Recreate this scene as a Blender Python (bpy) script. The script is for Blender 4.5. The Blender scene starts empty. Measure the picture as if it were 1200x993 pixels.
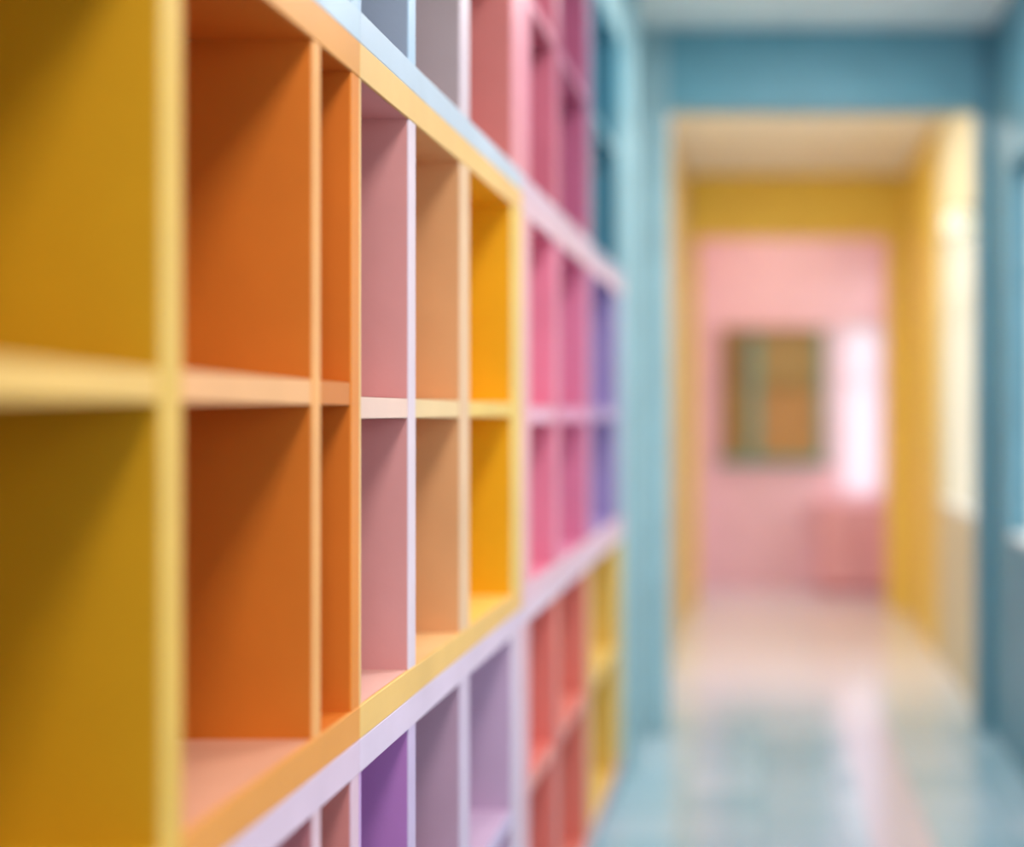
import bpy, bmesh, math, random
from mathutils import Vector
random.seed(4)
F=1600.0; D=0.55; CAMH=1.5
VPX,VPY=893,484
sc=bpy.context.scene
sc.view_settings.view_transform='Standard'
def lin(c):
    r=[]
    for v in c:
        v=v/255.0
        r.append(v/12.92 if v<=0.04045 else ((v+0.055)/1.055)**2.4)
    return (*r,1)
MATS={}
def mat(name,rgb,rough=0.55,spec=0.35,var=0.06,scale=6.0,bump=0.02):
    if name in MATS: return MATS[name]
    if name.startswith('edge') or name.startswith('paint_'): rgb=tuple(v*.955 for v in rgb)
    m=bpy.data.materials.new(name); m.use_nodes=True
    nt=m.node_tree; b=nt.nodes['Principled BSDF']
    tc=nt.nodes.new('ShaderNodeTexCoord'); nz=nt.nodes.new('ShaderNodeTexNoise')
    nz.inputs['Scale'].default_value=scale; nz.inputs['Detail'].default_value=5
    nt.links.new(tc.outputs['Object'],nz.inputs['Vector'])
    cr=nt.nodes.new('ShaderNodeValToRGB'); c=lin(rgb)
    cr.color_ramp.elements[0].position=.3; cr.color_ramp.elements[1].position=.7
    cr.color_ramp.elements[0].color=tuple(max(0,x*(1-var)) for x in c[:3])+(1,)
    cr.color_ramp.elements[1].color=tuple(min(1,x*(1+var)) for x in c[:3])+(1,)
    nt.links.new(nz.outputs['Fac'],cr.inputs['Fac']); nt.links.new(cr.outputs['Color'],b.inputs['Base Color'])
    b.inputs['Roughness'].default_value=rough; b.inputs['Specular IOR Level'].default_value=spec
    if bump:
        n2=nt.nodes.new('ShaderNodeTexNoise'); n2.inputs['Scale'].default_value=180; n2.inputs['Detail'].default_value=3
        nt.links.new(tc.outputs['Object'],n2.inputs['Vector'])
        bp=nt.nodes.new('ShaderNodeBump'); bp.inputs['Strength'].default_value=bump*4; bp.inputs['Distance'].default_value=.002
        nt.links.new(n2.outputs['Fac'],bp.inputs['Height']); nt.links.new(bp.outputs['Normal'],b.inputs['Normal'])
    MATS[name]=m; return m

class MB:
    def __init__(s,name): s.name=name; s.bm=bmesh.new(); s.mats=[]
    def mi(s,m):
        if m not in s.mats: s.mats.append(m)
        return s.mats.index(m)
    def box(s,x0,x1,y0,y1,z0,z1,m,bev=0.0):
        i=s.mi(m)
        t=bmesh.new()
        bmesh.ops.create_cube(t,size=1)
        for v in t.verts:
            v.co=Vector(((x0+x1)/2+v.co.x*(x1-x0),(y0+y1)/2+v.co.y*(y1-y0),(z0+z1)/2+v.co.z*(z1-z0)))
        if bev>0: bmesh.ops.bevel(t,geom=t.edges[:],offset=bev,segments=2,affect='EDGES',profile=.5)
        mp={}
        for v in t.verts: mp[v]=s.bm.verts.new(v.co)
        for f in t.faces:
            nf=s.bm.faces.new([mp[v] for v in f.verts]); nf.material_index=i
        t.free()
    def quad(s,pts,m):
        f=s.bm.faces.new([s.bm.verts.new(p) for p in pts]); f.material_index=s.mi(m)
    def done(s,parent=None):
        me=bpy.data.meshes.new(s.name); s.bm.to_mesh(me); s.bm.free()
        for m in s.mats: me.materials.append(m)
        o=bpy.data.objects.new(s.name,me); sc.collection.objects.link(o)
        if parent: o.parent=parent
        return o
Z0=CAMH
def Y(u): return F*D/u
def zr(r): return Z0+r*D

# ------------------------------------------------------------ shelving
XF=-D; DEPTH=0.34; XB=XF-DEPTH
def cubby(name,boards,z0,z1,tb,tt,shelves,cells,front,edge_cols,shelf_cols,floors=None,frame_top=None,frame_bot=None):
    o=MB(name)
    ya=boards[0][0]; yb=boards[-1][1]
    fm=mat('paint_%s_%d_%d_%d'%((name,)+tuple(front)),front,rough=.42)
    ft=mat('paint_top_%d_%d_%d'%tuple(frame_top or front),frame_top or front,rough=.42)
    fb=mat('paint_bot_%d_%d_%d'%tuple(frame_bot or front),frame_bot or front,rough=.42)
    B=.0012
    o.box(XB,XF,ya,yb,z0,z0+tb,fb,B)
    o.box(XB,XF,ya,yb,z1-tt,z1,ft,B)
    for k,(a,b) in enumerate(boards):
        c=edge_cols[k]
        o.box(XB,XF-.0012,a,b,z0+tb,z1-tt,mat('edge_%d_%d_%d'%tuple(c),c,rough=.42),B)
    o.box(XB-.012,XB,ya,yb,z0,z1,fm,0)
    for (za,zb) in shelves:
        for k in range(len(boards)-1):
            c=shelf_cols[k]
            o.box(XB,XF-.003,boards[k][1],boards[k+1][0],za,zb,mat('edge_%d_%d_%d'%tuple(c),c,rough=.42),B)
    lv=[z0+tb]+[v for s in shelves for v in s]+[z1-tt]
    e=.0006; xf=XF-.004
    for k in range(len(boards)-1):
        a=boards[k][1]+e; b=boards[k+1][0]-e
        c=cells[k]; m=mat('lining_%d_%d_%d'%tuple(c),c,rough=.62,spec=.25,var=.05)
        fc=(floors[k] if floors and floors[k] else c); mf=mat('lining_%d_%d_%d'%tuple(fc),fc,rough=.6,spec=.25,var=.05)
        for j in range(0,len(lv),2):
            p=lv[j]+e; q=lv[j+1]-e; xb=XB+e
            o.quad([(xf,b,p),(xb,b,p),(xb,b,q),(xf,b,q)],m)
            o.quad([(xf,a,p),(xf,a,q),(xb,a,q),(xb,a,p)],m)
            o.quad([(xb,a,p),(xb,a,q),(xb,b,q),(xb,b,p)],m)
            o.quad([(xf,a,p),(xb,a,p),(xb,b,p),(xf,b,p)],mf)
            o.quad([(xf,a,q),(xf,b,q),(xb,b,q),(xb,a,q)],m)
    return o.done()
def U(l): return [(Y(a),Y(b)) for a,b in l]

zb0,zb1,zb2=zr(-.895),zr(-.812),zr(-.73)
zt0,zt1,zt2=zr(.835),zr(.922),zr(1.0)
b0=[(-.62,-.58),(-.2,-.16),(.22,.26),(.66,.70),(Y(703),Y(680))]
b1=U([(680,677.5),(525,516),(480,471.2)])
b2=U([(471,468.5),(413,405),(353,342),(293,281.2)])
b3=U([(281,271),(243,236),(206,199),(172,163)])
b3a=U([(281,271),(243,236),(206,200.5)]); b3b=U([(200.4,196),(172,163)])
YEL=(192,140,16); YED=(226,180,82)
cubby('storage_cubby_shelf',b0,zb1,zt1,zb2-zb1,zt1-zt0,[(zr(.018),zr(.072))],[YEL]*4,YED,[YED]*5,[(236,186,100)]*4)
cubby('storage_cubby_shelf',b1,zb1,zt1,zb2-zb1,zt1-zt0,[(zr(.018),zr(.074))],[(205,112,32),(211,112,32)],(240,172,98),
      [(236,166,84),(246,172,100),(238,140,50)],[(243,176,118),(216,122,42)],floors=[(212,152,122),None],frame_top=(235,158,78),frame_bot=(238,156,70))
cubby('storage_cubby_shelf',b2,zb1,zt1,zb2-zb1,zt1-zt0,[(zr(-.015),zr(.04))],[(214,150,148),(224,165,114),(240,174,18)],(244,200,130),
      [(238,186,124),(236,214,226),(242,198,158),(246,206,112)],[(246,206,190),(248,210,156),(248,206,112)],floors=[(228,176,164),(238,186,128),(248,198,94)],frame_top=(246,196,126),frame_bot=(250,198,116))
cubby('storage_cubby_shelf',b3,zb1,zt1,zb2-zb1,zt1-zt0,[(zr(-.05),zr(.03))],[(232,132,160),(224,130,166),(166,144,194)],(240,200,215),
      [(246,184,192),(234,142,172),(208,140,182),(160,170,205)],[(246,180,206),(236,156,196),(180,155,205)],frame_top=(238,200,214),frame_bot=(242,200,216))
LZ=.11
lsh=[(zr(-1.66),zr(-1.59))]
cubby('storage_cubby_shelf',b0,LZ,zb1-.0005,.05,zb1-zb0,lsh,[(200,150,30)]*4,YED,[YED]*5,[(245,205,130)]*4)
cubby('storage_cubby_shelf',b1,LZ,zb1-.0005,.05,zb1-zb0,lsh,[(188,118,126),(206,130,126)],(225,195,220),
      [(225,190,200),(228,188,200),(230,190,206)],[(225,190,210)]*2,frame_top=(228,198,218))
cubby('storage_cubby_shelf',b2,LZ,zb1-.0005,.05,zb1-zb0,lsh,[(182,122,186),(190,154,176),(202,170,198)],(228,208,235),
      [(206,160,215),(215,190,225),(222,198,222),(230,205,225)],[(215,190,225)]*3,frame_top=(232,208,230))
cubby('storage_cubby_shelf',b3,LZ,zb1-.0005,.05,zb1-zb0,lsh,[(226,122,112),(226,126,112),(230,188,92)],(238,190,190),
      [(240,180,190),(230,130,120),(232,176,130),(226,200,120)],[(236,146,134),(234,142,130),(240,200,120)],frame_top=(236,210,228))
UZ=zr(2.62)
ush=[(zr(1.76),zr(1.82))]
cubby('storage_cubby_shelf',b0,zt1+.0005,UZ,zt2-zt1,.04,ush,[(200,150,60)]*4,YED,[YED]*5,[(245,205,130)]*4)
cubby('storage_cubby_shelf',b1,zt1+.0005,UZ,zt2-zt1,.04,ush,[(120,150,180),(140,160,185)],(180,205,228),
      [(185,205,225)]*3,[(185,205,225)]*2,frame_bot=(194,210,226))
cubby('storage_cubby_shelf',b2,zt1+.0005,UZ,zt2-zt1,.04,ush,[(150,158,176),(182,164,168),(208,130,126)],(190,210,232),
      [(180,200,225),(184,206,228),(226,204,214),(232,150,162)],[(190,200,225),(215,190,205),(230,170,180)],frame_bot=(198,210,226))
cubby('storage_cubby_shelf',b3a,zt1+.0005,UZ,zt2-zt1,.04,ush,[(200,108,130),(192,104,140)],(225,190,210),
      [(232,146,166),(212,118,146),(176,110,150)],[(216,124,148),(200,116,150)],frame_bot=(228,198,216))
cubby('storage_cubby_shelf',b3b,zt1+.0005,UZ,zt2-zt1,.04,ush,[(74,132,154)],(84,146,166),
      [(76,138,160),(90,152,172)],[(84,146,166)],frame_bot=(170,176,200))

YE=Y(163)
YP1=F/250.0; YP2=F/155.0; YEND=F/137.0
ZC=Z0+1.8
XR=1.08; XL=-.56
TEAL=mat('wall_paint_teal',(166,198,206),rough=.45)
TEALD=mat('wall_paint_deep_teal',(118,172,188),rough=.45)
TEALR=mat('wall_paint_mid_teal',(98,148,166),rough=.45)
OCH=mat('wall_paint_ochre',(228,206,160),rough=.5)
BEI=mat('wall_paint_beige',(218,206,172),rough=.5)
YELW=mat('wall_paint_yellow',(255,216,98),rough=.5)
PINK=mat('wall_paint_pink',(249,206,217),rough=.5)
CEIL=mat('ceiling_paint',(248,246,242),rough=.7)
WHT=mat('window_frame_white',(235,238,236),rough=.35,bump=0)
GRN=mat('window_frame_green',(118,166,152),rough=.4,bump=0)
LIL=mat('door_paint_lilac',(190,170,200),rough=.5)

o=MB('baseboard_left'); o.box(XB,XF-.03,-.62,YE,0,LZ-.001,mat('plinth_paint',(190,200,210))); o.done()

o=MB('wall_left')
o.box(XB-.15,XB-.014,-3,YE,0,ZC,TEAL)
o.box(XB-.014,XF-.01,-.62,YE,UZ+.001,ZC,TEAL)
o.box(XB-.15,XL,YE+.001,YP1,0,ZC,TEAL)
o.box(XB-.15,XL,YP1,YP2,0,ZC,OCH)
o.box(XB-.15,XL,YP2,YEND,0,ZC,PINK)
o.done()

WZ0,WZ1=Z0-.55,Z0+1.08
YW2=F*XR/208
wins=[(-2.6,-1.5),(-1.1,.3),(.7,2.1),(2.5,3.75),(4.2,5.95),(YP1+.5,YW2),(YP2+.25,YEND-.1)]  # last window is made up, hidden behind the jamb to brighten the far end
o=MB('wall_right')
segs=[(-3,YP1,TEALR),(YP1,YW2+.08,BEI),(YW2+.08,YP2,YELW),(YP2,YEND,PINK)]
for i,(a,b,m) in enumerate(segs):
    z1=WZ1+(.3 if i==3 else 0); z0=WZ0-(.15 if i==3 else 0)
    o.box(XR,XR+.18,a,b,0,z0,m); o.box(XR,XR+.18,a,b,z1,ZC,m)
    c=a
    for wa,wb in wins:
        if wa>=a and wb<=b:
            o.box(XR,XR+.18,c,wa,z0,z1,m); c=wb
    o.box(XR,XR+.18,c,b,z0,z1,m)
o.done()
gm=bpy.data.materials.new('clear_glass'); gm.use_nodes=True; nt=gm.node_tree
for n in list(nt.nodes):
    if n.type!='OUTPUT_MATERIAL': nt.nodes.remove(n)
out=[n for n in nt.nodes][0]
tr=nt.nodes.new('ShaderNodeBsdfTransparent'); gl=nt.nodes.new('ShaderNodeBsdfGlossy'); gl.inputs['Roughness'].default_value=.03
mx=nt.nodes.new('ShaderNodeMixShader'); mx.inputs[0].default_value=.06
nt.links.new(tr.outputs[0],mx.inputs[1]); nt.links.new(gl.outputs[0],mx.inputs[2]); nt.links.new(mx.outputs[0],out.inputs['Surface'])
def sheer(name,ca,cb):
    sm=bpy.data.materials.new(name); sm.use_nodes=True; nt=sm.node_tree
    for n in list(nt.nodes):
        if n.type!='OUTPUT_MATERIAL': nt.nodes.remove(n)
    out=[n for n in nt.nodes][0]
    df=nt.nodes.new('ShaderNodeBsdfDiffuse'); tl=nt.nodes.new('ShaderNodeBsdfTranslucent'); mx=nt.nodes.new('ShaderNodeMixShader'); mx.inputs[0].default_value=.5
    wv=nt.nodes.new('ShaderNodeTexWave'); wv.inputs['Scale'].default_value=60; wc=nt.nodes.new('ShaderNodeValToRGB')
    wc.color_ramp.elements[0].color=lin(ca); wc.color_ramp.elements[1].color=lin(cb)
    tcc=nt.nodes.new('ShaderNodeTexCoord'); nt.links.new(tcc.outputs['Object'],wv.inputs['Vector']); nt.links.new(wv.outputs['Fac'],wc.inputs['Fac'])
    for n in (df,tl): nt.links.new(wc.outputs['Color'],n.inputs['Color'])
    nt.links.new(df.outputs[0],mx.inputs[1]); nt.links.new(tl.outputs[0],mx.inputs[2]); nt.links.new(mx.outputs[0],out.inputs['Surface'])
    return sm
sm=sheer('sheer_pink_fabric',(246,228,238),(252,240,248))
sc2=sheer('sheer_cream_fabric',(220,210,190),(232,224,206))
def win_side(n,a,b,WZ0,WZ1):
    o=MB('window_%d'%n); x0,x1=XR+.09,XR+.14; t=.045
    o.box(x0,x1,a,a+t,WZ0,WZ1,WHT,.003); o.box(x0,x1,b-t,b,WZ0,WZ1,WHT,.003)
    o.box(x0,x1,a+t,b-t,WZ0,WZ0+t,WHT,.003); o.box(x0,x1,a+t,b-t,WZ1-t,WZ1,WHT,.003)
    mid=(a+b)/2; o.box(x0+.005,x1-.005,mid-.02,mid+.02,WZ0+t,WZ1-t,WHT,.003)
    for q in ((a+t,mid-.02),(mid+.02,b-t)):
        o.box(x0+.005,x1-.005,q[0],q[1],WZ1-.48,WZ1-.45,WHT,.002)
    o.box(XR+.001,XR+.09,a,b,WZ0,WZ0+.025,WHT,.004)
    o.quad([(x0+.025,a+t,WZ0+t),(x0+.025,b-t,WZ0+t),(x0+.025,b-t,WZ1-t),(x0+.025,a+t,WZ1-t)],gm)
    o.done()
for i,(a,b) in enumerate(wins): win_side(i+1,a,b,WZ0-(.15 if i==6 else 0),WZ1+(.3 if i==6 else 0))  # the last one is unseen, added for its daylight
o=MB('sheer_curtain'); n=60; a,b=wins[5]
for i in range(n):
    ya=a+.01+(b-a-.02)*i/n; yb=a+.01+(b-a-.02)*(i+1)/n
    pa=XR+.05+.015*math.sin(i*1.1); pb_=XR+.05+.015*math.sin((i+1)*1.1)
    o.quad([(pa,ya,WZ0+.035),(pb_,yb,WZ0+.035),(pb_,yb,WZ1-.03),(pa,ya,WZ1-.03)],sc2)
o.box(XR+.04,XR+.06,a+.003,b-.003,WZ1-.03,WZ1-.01,WHT,.004)
o.done()

bx0,bx1=.67,1.04; bz0,bz1=Z0-.70,Z0+.76
o=MB('wall_end')
o.box(XB-.15,bx0,YEND,YEND+.15,0,ZC,PINK); o.box(bx1,XR+.18,YEND,YEND+.15,0,ZC,PINK)
o.box(bx0,bx1,YEND,YEND+.15,0,bz0,PINK); o.box(bx0,bx1,YEND,YEND+.15,bz1,ZC,PINK)
o.done()
o=MB('window_8'); t=.035; ya,yb=YEND+.06,YEND+.1
o.box(bx0,bx0+t,ya,yb,bz0,bz1,WHT,.003); o.box(bx1-t,bx1,ya,yb,bz0,bz1,WHT,.003)
o.box(bx0+t,bx1-t,ya,yb,bz0,bz0+t,WHT,.003); o.box(bx0+t,bx1-t,ya,yb,bz1-t,bz1,WHT,.003)
o.box(bx0+t,bx1-t,ya,yb,Z0+.3,Z0+.33,WHT,.003)
o.quad([(bx0+t,ya+.02,bz0+t),(bx1-t,ya+.02,bz0+t),(bx1-t,ya+.02,bz1-t),(bx0+t,ya+.02,bz1-t)],gm)
o.done()
o=MB('sheer_curtain'); n=40
for i in range(n):
    xa=bx0+.004+(bx1-bx0-.008)*i/n; xb_=bx0+.004+(bx1-bx0-.008)*(i+1)/n
    pa=YEND+.03+.008*math.sin(i*1.3); pb_=YEND+.03+.008*math.sin((i+1)*1.3)
    o.quad([(xa,pa,bz0+.01),(xb_,pb_,bz0+.01),(xb_,pb_,bz1-.03),(xa,pa,bz1-.03)],sm)
o.box(bx0+.002,bx1-.002,YEND+.02,YEND+.04,bz1-.03,bz1-.01,WHT,.004)
o.done()

S=F/YEND
wx0,wx1=(845-VPX)/S,(968-VPX)/S; wz0,wz1=Z0+(VPY-542)/S,Z0+(VPY-385)/S
o=MB('window_9'); y1=YEND-.001; y0=y1-.06; t=.05
o.box(wx0,wx1,y0+.045,y1,wz0,wz1,mat('pane_backing',(170,120,50)))
BR=mat('frame_brown',(158,130,80))
o.box(wx0,wx0+t,y0,y1-.016,wz0,wz1,BR,.004); o.box(wx1-t-.02,wx1,y0,y1-.016,wz0,wz1,GRN,.004)
o.box(wx0+t,wx1-t-.02,y0,y1-.016,wz1-t,wz1,BR,.004); o.box(wx0-.02,wx1+.02,y0-.04,y1-.016,wz0-.02,wz0+.04,GRN,.004)
mxx=wx0+.24
o.box(mxx,mxx+.09,y0+.005,y1-.016,wz0+.04,wz1-t,GRN,.004)
o.box(wx0+t,mxx,y0+.01,y1-.016,wz0+.62,wz0+.66,BR,.003); o.box(mxx+.09,wx1-t-.02,y0+.01,y1-.016,wz0+.62,wz0+.66,mat('frame_ochre',(160,130,70)),.003)
pc=[(152,120,66),(170,136,72),(190,144,84),(170,142,84)]
xs=[(wx0+t,mxx),(mxx+.09,wx1-t-.02)]; zs=[(wz0+.04,wz0+.62),(wz0+.66,wz1-t)]
k=0
for a,b in xs:
    for c,d in zs:
        o.box(a,b,y0+.035,y0+.044,c,d,mat('pane_%d'%k,pc[[1,0,2,3][k]],rough=.3)); k+=1
o.done()
CO=mat('cabinet_coral',(238,176,182),rough=.45); COD=mat('cabinet_coral_dark',(228,158,166),rough=.45)
o=MB('low_cabinet'); cx0,cx1,cy0,cy1=.46,1.05,YEND-.42,YEND-.002
o.box(cx0,cx1,cy0+.02,cy1,.07,.72,CO,.003); o.box(cx0-.015,cx1,cy0-.01,cy1,.72,.75,CO,.004)
o.box(cx0+.03,cx1-.03,cy0+.05,cy1,0,.07,COD)
for a,b in ((cx0+.01,(cx0+cx1)/2-.004),((cx0+cx1)/2+.004,cx1-.01)):
    o.box(a,b,cy0,cy0+.02,.08,.71,CO,.003)
mid=(cx0+cx1)/2
for xk in (mid-.05,mid+.04): o.box(xk,xk+.012,cy0-.02,cy0,.4,.52,COD,.003)
o.done()

def portal(n,y,xl,xr,zb,m,th,ml,mr_):
    o=MB('door_%d'%n)
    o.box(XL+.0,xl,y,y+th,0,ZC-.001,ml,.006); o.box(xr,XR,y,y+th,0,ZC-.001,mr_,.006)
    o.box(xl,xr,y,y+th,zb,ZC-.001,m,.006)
    o.done()
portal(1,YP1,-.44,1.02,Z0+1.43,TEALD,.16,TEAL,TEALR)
portal(2,YP2,-.50,.96,Z0+1.34,YELW,.2,YELW,YELW)
o=MB('trim_1')
o.box(XL,-.52,YE+.25,YE+.33,0,ZC-.001,TEAL,.005); o.done()
o=MB('door_3'); o.box(XL,XL+.03,YP1+.5,YP1+1.5,.001,2.1,LIL,.004)
o.box(XL,XL+.045,YP1+.42,YP1+.5,.001,2.18,OCH,.004); o.box(XL,XL+.045,YP1+1.5,YP1+1.58,.001,2.18,OCH,.004); o.box(XL,XL+.045,YP1+.5,YP1+1.5,2.1,2.18,OCH,.004)
o.box(XL+.03,XL+.07,YP1+.58,YP1+.6,1.0,1.02,WHT,.003);o.box(XL+.06,XL+.075,YP1+.58,YP1+.7,1.0,1.02,WHT,.003)
o.done()

o=MB('ceiling'); o.box(XB-.15,XR+.18,-3,YEND+.15,ZC,ZC+.12,CEIL); o.done()
o=MB('wall_back')
o.box(XB-.15,XR+.18,-3.15,-3,0,.5,TEAL); o.box(XB-.15,XR+.18,-3.15,-3,2.8,ZC,TEAL)
o.box(XB-.15,-.6,-3.15,-3,.5,2.8,TEAL); o.box(.85,XR+.18,-3.15,-3,.5,2.8,TEAL); o.done()
o=MB('window_10')
for a,b,c,d in ((-.6,-.55,.5,2.8),(.8,.85,.5,2.8),(-.55,.8,.5,.55),(-.55,.8,2.75,2.8),(.1,.14,.55,2.75)):
    o.box(a,b,-3.1,-3.05,c,d,WHT,.002)
o.done()
# floor
fm=bpy.data.materials.new('floor_linoleum'); fm.use_nodes=True; nt=fm.node_tree; b=nt.nodes['Principled BSDF']
tc=nt.nodes.new('ShaderNodeTexCoord'); sep=nt.nodes.new('ShaderNodeSeparateXYZ'); nt.links.new(tc.outputs['Object'],sep.inputs[0])
def math_(op,a,v):
    n=nt.nodes.new('ShaderNodeMath'); n.operation=op; nt.links.new(a,n.inputs[0]); n.inputs[1].default_value=v; return n.outputs[0]
def mixc(f,a,bb):
    n=nt.nodes.new('ShaderNodeMix'); n.data_type='RGBA'; nt.links.new(f,n.inputs[0])
    for s,i in ((a,6),(bb,7)):
        if isinstance(s,tuple): n.inputs[i].default_value=s
        else: nt.links.new(s,n.inputs[i])
    return n.outputs[2]
ck=nt.nodes.new('ShaderNodeTexBrick'); ck.offset=0; ck.inputs['Scale'].default_value=1
ck.inputs['Brick Width'].default_value=.3; ck.inputs['Row Height'].default_value=.3; ck.inputs['Mortar Size'].default_value=.004
ck.inputs['Color1'].default_value=lin((152,186,200)); ck.inputs['Color2'].default_value=lin((184,204,216)); ck.inputs['Mortar'].default_value=lin((136,168,182))
nt.links.new(tc.outputs['Object'],ck.inputs['Vector'])
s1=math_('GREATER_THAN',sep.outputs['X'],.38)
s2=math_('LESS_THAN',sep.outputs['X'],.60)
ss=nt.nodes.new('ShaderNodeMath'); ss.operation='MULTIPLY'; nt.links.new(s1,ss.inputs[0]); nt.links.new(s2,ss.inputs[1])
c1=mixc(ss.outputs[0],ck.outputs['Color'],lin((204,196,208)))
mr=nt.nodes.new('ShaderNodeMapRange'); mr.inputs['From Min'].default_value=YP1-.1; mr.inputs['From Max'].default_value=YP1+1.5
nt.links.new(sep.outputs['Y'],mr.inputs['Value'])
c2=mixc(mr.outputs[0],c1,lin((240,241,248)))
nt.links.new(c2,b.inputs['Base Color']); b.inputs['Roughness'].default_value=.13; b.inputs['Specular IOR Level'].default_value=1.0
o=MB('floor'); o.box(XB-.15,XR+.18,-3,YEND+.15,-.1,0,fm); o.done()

def lamp(name,loc):
    bm=bmesh.new(); bmesh.ops.create_uvsphere(bm,u_segments=24,v_segments=16,radius=.085)
    me=bpy.data.meshes.new(name); bm.to_mesh(me); bm.free()
    for p in me.polygons: p.use_smooth=True
    e=bpy.data.objects.new(name,None); e.location=loc; sc.collection.objects.link(e)
    g=bpy.data.objects.new('globe',me); g.parent=e; g.location=(-.1,0,0); sc.collection.objects.link(g)
    m=mat('opal_glass',(250,240,215),rough=.3,bump=0); me.materials.append(m)
    m.node_tree.nodes['Principled BSDF'].inputs['Emission Color'].default_value=(1,.9,.7,1)
    m.node_tree.nodes['Principled BSDF'].inputs['Emission Strength'].default_value=.5
    q=MB('wall_plate'); q.box(-.02,0,-.06,.06,-.06,.06,WHT,.005); q.done(e)
lamp('wall_lamp',(XR-.001,YP1+.36,Z0+.92))

em=bpy.data.materials.new('fill_diffuser'); em.use_nodes=True  # glowing face of the added fill panels
pb=em.node_tree.nodes['Principled BSDF']; pb.inputs['Emission Color'].default_value=(1,.96,.9,1); pb.inputs['Emission Strength'].default_value=1.0
for yy,en in ((-1.5,36),(.6,38),(2.8,28),(5.0,28),(7.55,38),(10.85,5)):  # unseen ceiling panels, added to brighten the shelves and the far corridor
    cx=.25 if yy<6 else .1
    o=MB('added_fill_panel'); o.box(cx-.3,cx+.3,yy-.3,yy+.3,ZC-.035,ZC-.001,WHT,.004)
    o.quad([(cx-.27,yy-.27,ZC-.036),(cx-.27,yy+.27,ZC-.036),(cx+.27,yy+.27,ZC-.036),(cx+.27,yy-.27,ZC-.036)],em)
    ob=o.done()
    l=bpy.data.lights.new('added_fill_light','AREA'); l.shape='RECTANGLE'; l.size=.54; l.size_y=.54; l.energy=en; l.color=(1,.97,.93)
    lo=bpy.data.objects.new('fill_source',l); lo.location=(cx,yy,ZC-.05); lo.parent=ob; sc.collection.objects.link(lo)

w=bpy.data.worlds.new('World'); sc.world=w; w.use_nodes=True; nt=w.node_tree; bg=nt.nodes['Background']
tc=nt.nodes.new('ShaderNodeTexCoord'); sp=nt.nodes.new('ShaderNodeSeparateXYZ'); nt.links.new(tc.outputs['Generated'],sp.inputs[0])
cr=nt.nodes.new('ShaderNodeValToRGB'); mr=nt.nodes.new('ShaderNodeMapRange'); mr.inputs['From Min'].default_value=-1
nt.links.new(sp.outputs['Z'],mr.inputs['Value']); nt.links.new(mr.outputs[0],cr.inputs['Fac'])
cr.color_ramp.elements[0].position=.45; cr.color_ramp.elements[0].color=(.38,.40,.39,1)
cr.color_ramp.elements[1].position=.52; cr.color_ramp.elements[1].color=(.92,.97,1,1)
nt.links.new(cr.outputs['Color'],bg.inputs['Color']); bg.inputs['Strength'].default_value=2.8
def pl(loc,rot,sx,sy):
    l=bpy.data.lights.new('window_portal','AREA'); l.shape='RECTANGLE'; l.size=sx; l.size_y=sy; l.cycles.is_portal=True
    ob=bpy.data.objects.new('window_portal',l); ob.location=loc; ob.rotation_euler=rot; sc.collection.objects.link(ob)
for i,(a,b2_) in enumerate(wins):
    pl((XR+.17,(a+b2_)/2,(WZ0+WZ1)/2+(.075 if i==6 else 0)),(0,math.pi/2,0),WZ1-WZ0+(.45 if i==6 else 0),b2_-a)
pl((.125,-3.12,1.65),(math.pi/2,0,0),1.45,2.3)
pl(((bx0+bx1)/2,YEND+.14,(bz0+bz1)/2),(-math.pi/2,0,0),bx1-bx0,bz1-bz0)

cam=bpy.data.cameras.new('camera'); co=bpy.data.objects.new('camera',cam); sc.collection.objects.link(co)
co.location=(0,0,CAMH); co.rotation_euler=(math.pi/2,0,0)
cam.sensor_width=36; cam.sensor_fit='HORIZONTAL'; cam.lens=F/1200*36
cam.shift_x=-(VPX-600)/1200; cam.shift_y=(VPY-496.5)/1200
cam.clip_start=.01
cam.dof.use_dof=True; cam.dof.focus_distance=Y(440); cam.dof.aperture_fstop=.82
sc.camera=co
